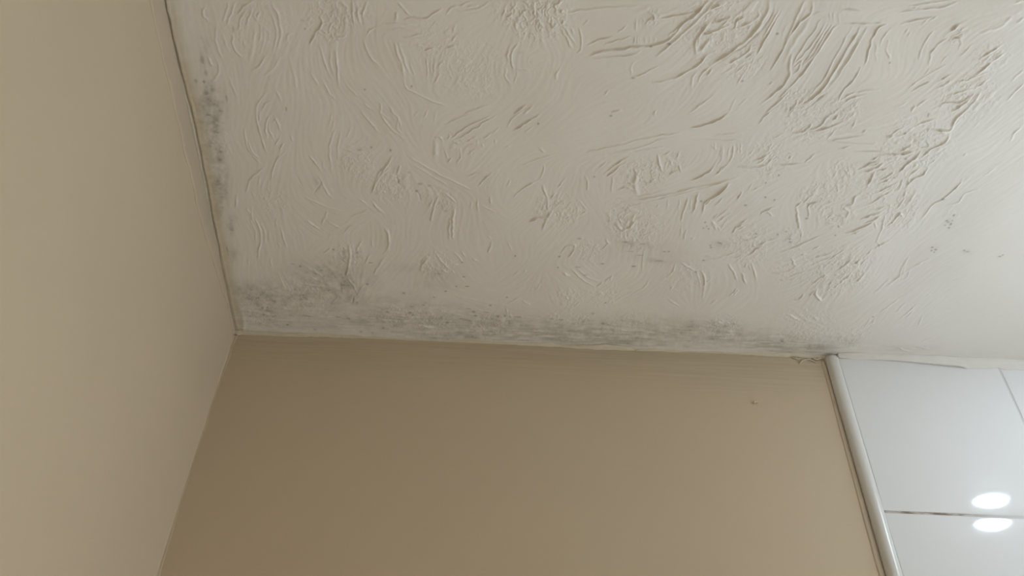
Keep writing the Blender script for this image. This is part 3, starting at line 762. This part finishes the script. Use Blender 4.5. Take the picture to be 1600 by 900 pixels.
MOULD = np.clip(MOULD*soft, 0, 1)*0.68
# grime pricked into the recesses of the stained zone
pits = np.clip((vnoise(0.0024, 65, 1.8) + 0.6*mn - 1.35)*1.3, 0, 1)*np.clip(MOULD*3.0 - .35, 0, 1)
SPECK = np.clip(pits, 0, 1)*0.30
DOTS = [('J', 1000, 880, 2.5, 1.6), ('J', 1030, 905, 2, 2.5), ('J', 1042, 878, 1.6, 1.6), ('J', 1015, 935, 2, 1.5), ('J', 985, 915, 1.6, 1.4), ('O', 885, -62, 2.2, 1.6), ('O', 912, -46, 2.4, 1.6), ('O', 880, -38, 1.6, 1.4), ('O', 900, -25, 1.5, 1.3), ('O', 1150, -33, 6, 1.2), ('O', 1135, -42, 2, 1.2), ('O', 1412, 5, 3, 1.1), ('O', 1434, -6, 2, 1.1),
        ('A', 375, 465, 3, 7), ('A', 410, 570, 3, 4), ('A', 620, 230, 2, 4), ('A', 1035, 855, 1.5, 3), ('A', 330, 630, 3, 3), ('A', 395, 640, 2, 2), ('A', 410, 730, 4, 4), ('A', 460, 700, 3, 3), ('A', 570, 770, 2, 5), ('B', 250, 700, 1.8, 1.8), ('B', 617, 672, 1.8, 1.8),
        ('G', 395, 500, 1.8, 1.8), ('G', 1405, 113, 1.6, 1.6), ('G', 480, 590, 4, 2), ('G', 555, 605, 3.5, 2.2), ('G', 685, 800, 3, 2.5), ('G', 250, 325, 2, 2), ('G', 455, 645, 2, 2), ('G', 100, 305, 2, 1.5), ('G', 310, 575, 2, 4), ('G', 10, 325, 5, 1.5),
        ('H', 543, 530, 1.6, 1.6), ('H', 1378, 720, 2.4, 1.6), ('H', 1408, 885, 1.8, 1.6), ('H', 672, 50, 2.6, 1.4), ('I', 580, 690, 2, 1.6), ('I', 650, 712, 2, 1.5), ('I', 425, 752, 2.6, 1.4), ('I', 903, 858, 2, 1.6), ('I', 685, 520, 1.5, 1.5), ('I', 582, 580, 1.5, 1.5),
        ('J', 970, 710, 3, 1.5), ('J', 1055, 835, 2.2, 2.2), ('J', 1010, 890, 3, 2), ('J', 850, 45, 1.5, 3), ('L', 1025, 300, 1.8, 1.8), ('L', 1370, 300, 2, 1.6), ('L', 610, 348, 2.2, 2.2), ('L', 830, 688, 2.2, 1.8), ('L', 480, 578, 2.4, 1.5), ('L', 155, 593, 3, 1.8),
        ('L', 650, 540, 4, 1.2), ('L', 565, 540, 1.5, 1.5), ('L', 215, 695, 3.5, 1.3), ('L', 715, 768, 3.5, 1.7), ('L', 655, 715, 5, 1.2), ('L', 890, 770, 2.5, 1.5), ('L', 1050, 775, 6, 1.2), ('L', 700, 738, 3, 1.3), ('L', 800, 742, 6, 1.2), ('L', 650, 803, 6, 1.2), ('L', 945, 770, 2, 2),
        ('L', 625, 463, 3, 1.2), ('L', 390, 625, 2, 1.2), ('L', 425, 440, 7, 1.6), ('L', 310, 685, 3, 1.3), ('L', 230, 760, 4, 2.2), ('L', 205, 742, 2.5, 2), ('L', 960, 625, 2, 1.6), ('L', 1310, 790, 4, 1.5), ('L', 1390, 795, 6, 1.5), ('L', 30, 735, 3.5, 2),
        ('M', 925, 265, 2, 1.6), ('M', 405, 362, 3.4, 1.4), ('M', 270, 447, 4.5, 1.4), ('M', 1250, 215, 2, 1.5), ('M', 1255, 232, 2, 1.6), ('M', 1220, 65, 1.3, 1.3), ('M', 1195, 80, 1.3, 1.3), ('M', 1235, 85, 1.4, 1.4), ('M', 1208, 35, 1.4, 1.4), ('M', 1135, 420, 1.8, 1.8),
        ('M', 845, 342, 8, 1.6), ('M', 590, 195, 6, 1.5), ('M', 700, 298, 6, 1.2), ('M', 650, 385, 4, 1.4), ('M', 215, 385, 5, 1.2), ('M', 1195, 330, 2.5, 1.3), ('M', 720, 210, 5, 1.0), ('M', 225, 165, 4, 1.4), ('M', 620, 268, 8, .8), ('M', 330, 750, 3.5, 2), ('M', 60, 385, 2, 1.4), ('M', 890, 268, 2.5, 1),
        ('M', 430, 670, 2, 1.5), ('N', 575, 130, 1.8, 1.8), ('N', 640, 108, 2.2, 1.5), ('N', 670, 165, 2.5, 1.5), ('N', 675, 190, 3, 1.8), ('N', 405, 125, 2.5, 1.5), ('N', 800, 8, 2, 1.5), ('N', 1025, 135, 1.8, 1.4), ('N', 1320, 775, 2, 1.3), ('N', 130, 195, 4, 2),
        ('K', 645, 380, 2, 2), ('K', 590, 362, 4.5, 1.4), ('K', 985, 270, 2.5, 3), ('K', 980, 320, 2, 4), ('K', 1090, 275, 2.5, 3), ('K', 1455, 595, 3, 1.5), ('K', 810, 412, 3, 1.3), ('K', 440, 655, 4, 3), ('K', 1330, 735, 4, 2.5), ('K', 1500, 745, 3, 2.5), ('K', 1170, 520, 2.4, 2),
        ('K', 1090, 665, 2, 3), ('K', 1520, 695, 4, 1.5), ('K', 895, 668, 4, 2), ('K', 940, 775, 6, 1.5), ('K', 1060, 640, 2, 4), ('K', 350, 705, 2, 2), ('K', 390, 700, 2, 2), ('K', 360, 760, 2.5, 2), ('K', 75, 250, 2, 9), ('K', 110, 90, 4, 9), ('K', 1195, 355, 4, 1.2), ('K', 905, 250, 2.5, 1.5), ('K', 1120, 890, 3, 2),
        ('K', 545, 840, 3, 1.8), ('K', 1190, 770, 5, 1.3), ('K', 700, 770, 8, 1.3), ('K', 650, 640, 4, 2), ('K', 610, 560, 2.5, 3), ('K', 760, 875, 3, 2), ('E', 552, 492, 1.2, 1.8), ('D', 672, 263, 1.8, 1.6), ('D', 445, 205, 3, 3), ('D', 400, 635, 1.8, 1.6), ('C', 945, 605, 3, 1.3), ('C', 1225, 337, 3.5, 1.5), ('C', 1085, 358, 2, 1.3)]
for key, x, y, a, b_ in DOTS:
    ox, oy = CROPS[key]
    cx, cv = to_ceil(ox + x/5.0, oy + y/5.0)
    ra, rb = a*0.0007, b_*0.0009
    i0, i1 = max(0, int((cx - 3*ra - GX0)/STEP)), min(NX, int((cx + 3*ra - GX0)/STEP) + 2)
    j0, j1 = max(0, int((cv - 3*rb)/STEP)), min(NV, int((cv + 3*rb)/STEP) + 2)
    if i1 <= i0 or j1 <= j0:
        continue
    q2 = ((gx[None, i0:i1] - cx)/ra)**2 + ((gv[j0:j1, None] - cv)/rb)**2 + 0.35*wob[j0:j1, i0:i1]
    SPECK[j0:j1, i0:i1] = np.maximum(SPECK[j0:j1, i0:i1], (0.48 if a*b_ < 6 else 0.30)*np.exp(-np.clip(q2, 0, 9)**1.5*0.7))
BARE = 0.9*np.exp(-((dcr - 0.005)/0.010)**2)*np.clip(1.15 - (V2 - 0.42)/0.3, 0, 1) + 0.4*np.exp(-(V2/0.006)**2)*np.clip(1.4 - 1.4*X2, 0, 1)
BARE = np.clip(BARE*(0.92 + .12*mn), 0, 1)

# ---- the mesh: fine grid in view, plain quads beyond
verts = np.empty((NV*NX + 6, 3), np.float32)
verts[:NV*NX, 0] = X2.ravel()
verts[:NV*NX, 1] = -V2.ravel()
verts[:NV*NX, 2] = (H0 + CEIL - 0.001*HGT).ravel()
zc = H0 + CEIL
xl, xr = gx[0], gx[-1]
yb = -gv[-1]
base = NV*NX
verts[base:] = [(xr, 0, zc), (ROOM_X, 0, zc), (ROOM_X, yb, zc), (ROOM_X, ROOM_Y, zc), (xl, ROOM_Y, zc), (xr, ROOM_Y, zc)]
idx = np.arange(NV*NX, dtype=np.int32).reshape(NV, NX)
quads = np.stack([idx[:-1, :-1], idx[:-1, 1:], idx[1:, 1:], idx[1:, :-1]], -1).reshape(-1, 4)
i_bl, i_br = idx[-1, 0], idx[-1, -1]
extra = np.array([[base, base + 1, base + 2, i_br], [i_br, base + 2, base + 3, base + 5], [i_bl, i_br, base + 5, base + 4]], np.int32)
quads = np.vstack([quads, extra])
me = bpy.data.meshes.new('ceiling')
me.vertices.add(len(verts))
me.vertices.foreach_set('co', verts.ravel())
me.loops.add(quads.size)
me.loops.foreach_set('vertex_index', quads.ravel())
me.polygons.add(len(quads))
me.polygons.foreach_set('loop_start', np.arange(0, quads.size, 4, dtype=np.int32))
me.update(calc_edges=True)
for nm, arr in (('mould', MOULD), ('speck', SPECK), ('bare', BARE), ('beyond', np.zeros((NV, NX)))):
    at_ = me.attributes.new(nm, 'FLOAT', 'POINT')
    at_.data.foreach_set('value', np.concatenate([arr.ravel(), np.full(6, 1.0 if nm == 'beyond' else 0.0)]).astype(np.float32))
ceiling = tag(link('ceiling', me, mat_ceil, smooth=True),
              'white ceiling of swirled brushed plaster with grey mould along its edges', 'ceiling', 'structure')

# ================================================================ edges of the ceiling
# painted band along the top of the left wall
band = np.array([on_plane(px, py, 0, WALL_X) for px, py in
                 [(226, -30), (233, 0), (252, 90), (268, 150), (283, 220), (296, 270), (312, 340), (330, 400), (345, 450), (360, 488), (367, 512)]])
by = np.linspace(band[:, 1].min() - 0.25, -0.002, 300)
order = np.argsort(band[:, 1])
bz = np.interp(by, band[order, 1], band[order, 2])
bz += 0.0012*smooth1(len(by), 12, 4) + 0.0006*smooth1(len(by), 5, 5)
bz = np.minimum(bz, H0 - 0.004)
rings = []
for y, z in zip(by, bz):
    d = 0.0022
    rings.append([(WALL_X - 0.001, y, z), (WALL_X + d*0.35, y, z + 0.0002), (WALL_X + d*0.8, y, z + 0.0016), (WALL_X + d, y, z + 0.004 if z < H0 - .012 else z + .002),
                  (WALL_X + d, y, H0 + 0.001), (WALL_X - 0.001, y, H0 + 0.001)])
trim_2 = tag(link('trim_2', sweep(rings, 'band'), mat_band, smooth=False),
             'greyish painted band along the top of the left wall below the crack', 'trim', 'structure')

# bead of filler between ceiling and back wall
bk = np.array([on_plane(px, py, 1, 0.0) for px, py in
               [(360, 522), (372, 523), (400, 524), (440, 525), (520, 527), (600, 530), (700, 534), (800, 538), (870, 542), (930, 546), (1000, 548), (1100, 551), (1200, 556), (1290, 561), (1312, 562)]])
xs = np.linspace(WALL_X, 0.945, 420)
zs = np.interp(xs, bk[:, 0], bk[:, 2]) + 0.0005*smooth1(len(xs), 6, 12) + 0.0004*smooth1(len(xs), 3, 13)
dep = 0.0045 + 0.0016*smooth1(len(xs), 14, 14) + 0.0007*smooth1(len(xs), 5, 15)
dep = np.clip(dep, 0.002, 0.009)
zc_ = H0 + CEIL
rings = []
for x, z, d in zip(xs, zs, dep):
    z = min(z, zc_ - 0.0008) - 0.0006
    hgt = zc_ - z
    pts = [(x, 0.002, z + 0.0002), (x, -0.0006, z)]
    for k in range(1, 6):
        t = k/6.0
        pts.append((x, -0.0012 - d*t**1.3, z + (hgt + 0.0006)*t**0.9*0.8))
    pts += [(x, -0.0012 - d, zc_ + 0.0012), (x, 0.002, zc_ + 0.0012)]
    rings.append(pts)
trim_3 = tag(link('trim_3', sweep(rings, 'bead'), mat_bead, smooth=True),
             'uneven pale bead of filler where the ceiling meets the beige end wall', 'trim', 'structure')

# curled flakes of paint hanging from the bead
def flake(path, rad, parent, name='paint_flake', mat=mat_bead):
    P = np.array([on_plane(px, py, 1, -0.001) for px, py in path])
    S = catmull(P[:, [0, 2]], 0.0015)
    rg = []
    n = len(S)
    for i, (x, z) in enumerate(S):
        t = i/(n - 1)
        r_ = rad*(0.35 + 0.65*math.sin(math.pi*min(max(t, .06), .94)))*(1 + .2*math.sin(i*1.7))
        d = S[min(i + 1, n - 1)] - S[max(i - 1, 0)]
        d = d/max(1e-9, np.hypot(*d))
        nx, nz = -d[1], d[0]
        rg.append([(x + nx*r_*math.cos(a), -0.0008 - r_*0.8*(1 + math.sin(a)), z + nz*r_*math.cos(a)) for a in np.linspace(0, 2*math.pi, 8, endpoint=False)])
    return link(name, sweep(rg, name), mat, parent, smooth=True)


flake([(1249, 569), (1254, 564), (1262, 562), (1270, 564), (1276, 568)], 0.0013, trim_3)
flake([(1236, 558), (1246, 561), (1254, 560)], 0.0014, trim_3)
flake([(1266, 557), (1274, 562), (1283, 560), (1290, 557)], 0.0016, trim_3)
flake([(1283, 556), (1292, 552), (1302, 551), (1312, 553)], 0.0022, trim_3)
flake([(988, 545), (996, 548), (1006, 547)], 0.0012, trim_3)
flake([(764, 533), (767, 528), (769, 522)], 0.0011, trim_3)
flake([(1177, 631), (1180, 628), (1184, 629)], 0.0019, wall_back, 'paint_drip', mat_corner)

# filler bead down the corner of left and back wall
cn = np.array([on_plane(px, py, 1, 0.0) for px, py in
               [(370, 525), (366, 535), (350, 580), (340, 600), (326, 640), (312, 690), (300, 720), (280, 790), (250, 900), (236, 950)]])
zz = np.concatenate([np.linspace(0.02, H0 - 0.8, 30, endpoint=False), np.linspace(H0 - 0.8, H0 - 0.004, 260)])
o_ = np.argsort(cn[:, 2])
wid = 0.0024 + np.interp(zz, cn[o_, 2], cn[o_, 0] - WALL_X)*0.6
wid = np.clip(wid + 0.0006*smooth1(len(zz), 9, 33), 0.002, 0.008)
rings = []
for z, w in zip(zz, wid):
    d = 0.003
    rings.append([(WALL_X - .001, .001, z), (WALL_X - .001, -d, z), (WALL_X + .0006, -d*0.85, z), (WALL_X + w*0.25, -d*0.42, z), (WALL_X + w*0.55, -d*.22, z), (WALL_X + w*0.93, -.0011, z), (WALL_X + w, -.0003, z), (WALL_X + w, .001, z)])
trim_4 = tag(link('trim_4', sweep(rings, 'corner_bead'), mat_corner, smooth=True),
             'thin beige filler line down the corner between the two painted walls', 'trim', 'structure')

# ================================================================ trim beside the tiles
TILE_Y = -0.0075
prof = []
for k in range(15):
    a = math.pi*k/14
    prof.append((T - 0.0105 - 0.0105*math.cos(a)*(1.0), -0.0105*math.sin(a)**0.8 - 0.001))
prof = [(T - 0.021, 0.001)] + prof + [(T, 0.001)]
zt = np.concatenate([np.linspace(0.0, H0 - 0.6, 20, endpoint=False), np.linspace(H0 - 0.6, H0 - 0.0015, 120)])
wx = 0.00015*smooth1(len(zt), 10, 71)
rings = [[(x + wx[i], y, z) for x, y in prof] for i, z in enumerate(zt)]
trim_1 = tag(link('trim_1', sweep(rings, 'tile_trim'), mat_trim, smooth=True),
             'white rounded plastic trim running down between beige wall and white tiles', 'trim', 'structure')
# strip of old sealant along its painted side
zt2 = np.concatenate([np.linspace(0.0, H0 - 0.6, 20, endpoint=False), np.linspace(H0 - 0.6, H0 - 0.006, 160)])
sw = 0.0058 + np.clip((H0 - zt2)/0.38, 0, 1.2)*0.0028 + 0.0002*smooth1(len(zt2), 20, 72)
rings = []
for i, z in enumerate(zt2):
    x1 = T - 0.0205 - 0.0006
    x0 = x1 - sw[i]
    h_ = 0.0018
    rings.append([(x0 - .0006, 0.001, z), (x0, -0.0006, z), (x0 + sw[i]*.2, -h_*.8, z), (x0 + sw[i]*.55, -h_, z), (x0 + sw[i]*.85, -h_*.85, z), (x1, -0.0002, z), (x1, 0.001, z)])
link('sealant', sweep(rings, 'sealant'), mat_sealant, trim_1, smooth=True)['label'] = 'dull beige sealant strip'

# ================================================================ tiles on the back wall
link('grout', box(T - 0.004, ROOM_X, TILE_Y + 0.0013, 0.0005, 0.0, H0 - 0.001, 'grout'), mat_grout, wall_back)


PILLOW = 0.0008


def tile_mesh(w, h, name):
    """glazed tile, face towards -y, slightly pillowed rim"""
    n = 10
    t = 0.0075
    def prm(L_):
        e = [0, 0.0004, 0.0012, 0.0026, 0.005, 0.009, 0.014, 0.020, 0.027, 0.035, 0.044, 0.054, 0.062]
        mid = list(np.linspace(0.062, L_ - 0.062, 5))[1:-1]
        return e + mid + [L_ - q_ for q_ in reversed(e)]
    xs_, zs_ = prm(w), prm(h)
    def drop(q_, L_):
        m_ = min(q_, L_ - q_)
        return PILLOW*max(0.0, 1 - m_/0.060)**3 + (0.0006*(1 - m_/0.0012)**2 if m_ < 0.0012 else 0)
    vs = [(x - w/2, 0.3*drop(x, w) + drop(z, h), z - h/2) for z in zs_ for x in xs_]
    nx_, nz_ = len(xs_), len(zs_)
    fs = [(j*nx_ + i, j*nx_ + i + 1, (j + 1)*nx_ + i + 1, (j + 1)*nx_ + i) for j in range(nz_ - 1) for i in range(nx_ - 1)]
    ring = [i for i in range(nx_)] + [j*nx_ + nx_ - 1 for j in range(1, nz_)] + [(nz_ - 1)*nx_ + i for i in range(nx_ - 2, -1, -1)] + [j*nx_ for j in range(nz_ - 2, 0, -1)]
    b0 = len(vs)
    for i in ring:
        vs.append((vs[i][0], t - 0.0008, vs[i][2]))
    m_ = len(ring)
    for k in range(m_):
        fs.append((ring[k], ring[(k + 1) % m_], b0 + (k + 1) % m_, b0 + k))
    fs.append(tuple(b0 + k for k in range(m_)))
    me_ = mesh(name, vs, fs)
    me_.shade_smooth()
    me_.materials.append(mat_tile)
    return me_


rows = [(H0 - TH + JOINT/2, H0 - 0.004)]
z = H0 - TH - JOINT/2
while z > 0.03:
    rows.append((max(z - 0.33, 0.004), z))
    z -= 0.33 + JOINT
cols = []
x = T - 0.0012
while x < ROOM_X - 0.02:
    cols.append((x, min(x + TW - JOINT, ROOM_X - 0.002)))
    if ROOM_X - x - TW < 0.13:
        cols[-1] = (x, ROOM_X - 0.002)
        break
    x += TW
TILT = {(0, 0): (0.0, 0.05), (1, 0): (0.0, -0.05), (0, 1): (0.1, -0.2), (1, 1): (-0.1, 0.15)}
cache = {}
for j, (z0, z1) in enumerate(rows):
    for i, (x0, x1) in enumerate(cols):
        key = (round(x1 - x0, 4), round(z1 - z0, 4))
        if key not in cache:
            cache[key] = tile_mesh(x1 - x0, z1 - z0, 'tile')
        o = link('tile', cache[key], None, wall_back)
        o.location = ((x0 + x1)/2, TILE_Y, (z0 + z1)/2)
        tx_, tz_ = TILT.get((j, i), tuple(rng.uniform(-0.2, 0.2, 2)))
        o.rotation_euler = (math.radians(tx_), 0, math.radians(tz_))

# bead of filler above the tiles, open underneath in places
bk2 = np.array([on_plane(px, py, 1, TILE_Y) for px, py in [(1312, 561), (1330, 561), (1365, 563), (1400, 565), (1440, 569), (1480, 573), (1510, 576), (1530, 576), (1562, 575), (1570, 578), (1585, 578), (1610, 579)]])
xs = np.linspace(0.938, ROOM_X, 300)
zs = np.interp(xs, bk2[:, 0], bk2[:, 2]) + 0.0003*smooth1(len(xs), 14, 82)
gap_l, gap_r = on_plane(1345, 563, 1, TILE_Y)[0], on_plane(1508, 575, 1, TILE_Y)[0]
gap = np.clip((xs - gap_l)/(gap_r - gap_l), 0, 1)*np.clip((gap_r - xs)/0.012 + .2, 0.0, 1)
dep = np.clip(0.0045 + 0.001*smooth1(len(xs), 24, 83), 0.002, 0.008)*np.clip((xs - 0.936)/0.02, 0.1, 1)
zs = zs + 0.003*np.clip(1 - (xs - 0.938)/0.02, 0, 1)
rings = []
for x, z, d, g_ in zip(xs, zs, dep, gap):
    z = min(z, zc_ - 0.003)
    hgt = zc_ - z
    pts = [(x, TILE_Y + 0.004, z + 0.0008 + 0.005*g_), (x, TILE_Y + 0.0005 - 0.0009*(1 - g_), z + 0.0002 + 0.0048*g_), (x, TILE_Y - 0.0006 - 0.0024*g_, z + 0.0008)]
    for k in range(1, 6):
        t = k/6.0
        pts.append((x, TILE_Y - 0.0010 - 0.0022*g_ - d*t**1.4, z + 0.0012 + (hgt - 0.0008)*t**0.8))
    pts += [(x, TILE_Y - 0.003 - d, zc_ + 0.0014), (x, TILE_Y + 0.004, zc_ + 0.0014)]
    rings.append(pts)
mat_bead2 = plain('white_filler_paint', (0.75, 0.72, 0.675), 0.5, 0.35, 0.04, 40, 250, 0.0003)
trim_5 = tag(link('trim_5', sweep(rings, 'tile_bead'), mat_bead2, smooth=True),
             'wavy white filler line between the top tiles and the ceiling', 'trim', 'structure')


# ================================================================ ceiling downlights (one mirrored in the tiles, one an unseen fill)
def downlight(x, y, strength, lens_glow, col, label):
    root = bpy.data.objects.new('ceiling_downlight', None)
    COL.objects.link(root)
    root.location = (x, y, H0 + CEIL)
    tag(root, label, 'lamp')
    n = 40
    ringp = [(0.026, 0.000), (0.027, -0.003), (0.032, -0.005), (0.040, -0.004), (0.044, -0.001), (0.044, 0.001)]
    rg = [[(r_*math.cos(a), r_*math.sin(a), z_) for r_, z_ in ringp] for a in np.linspace(0, 2*math.pi, n)]
    link('trim_ring', sweep(rg, 'trim_ring', True, False), mat_chrome, root, smooth=True)
    lens = [(0.0, -DOME), (0.008, -DOME*0.97), (0.016, -DOME*0.82), (0.022, -DOME*0.5), (0.0255, -DOME*0.2), (0.026, -0.0005)]
    rg = [[(r_*math.cos(a), r_*math.sin(a), z_) for r_, z_ in lens] for a in np.linspace(0, 2*math.pi, n)]
    o = link('lens', sweep(rg, 'lens', False, False), glow('lamp_lens_glow', lens_glow, col), root, smooth=True)
    ld = bpy.data.lights.new('downlight_beam', 'AREA')
    ld.shape = 'DISK'
    ld.size = 0.05
    ld.energy = strength
    ld.color = col
    ld.spread = BEAM
    lo = bpy.data.objects.new('beam', ld)
    COL.objects.link(lo)
    lo.parent = root
    lo.location = (0, 0, -DOME - 0.002)
    return root


DOME = 0.017
downlight(*LAMP_A, POWER_A, LENS_GLOW, LAMP_COL, 'small round ceiling downlight mirrored in the white tiles')
downlight(*LAMP_B, POWER_B, LENS_GLOW*0.4, LAMP_COL_B, 'unseen ceiling downlight added behind the viewer as warm fill')
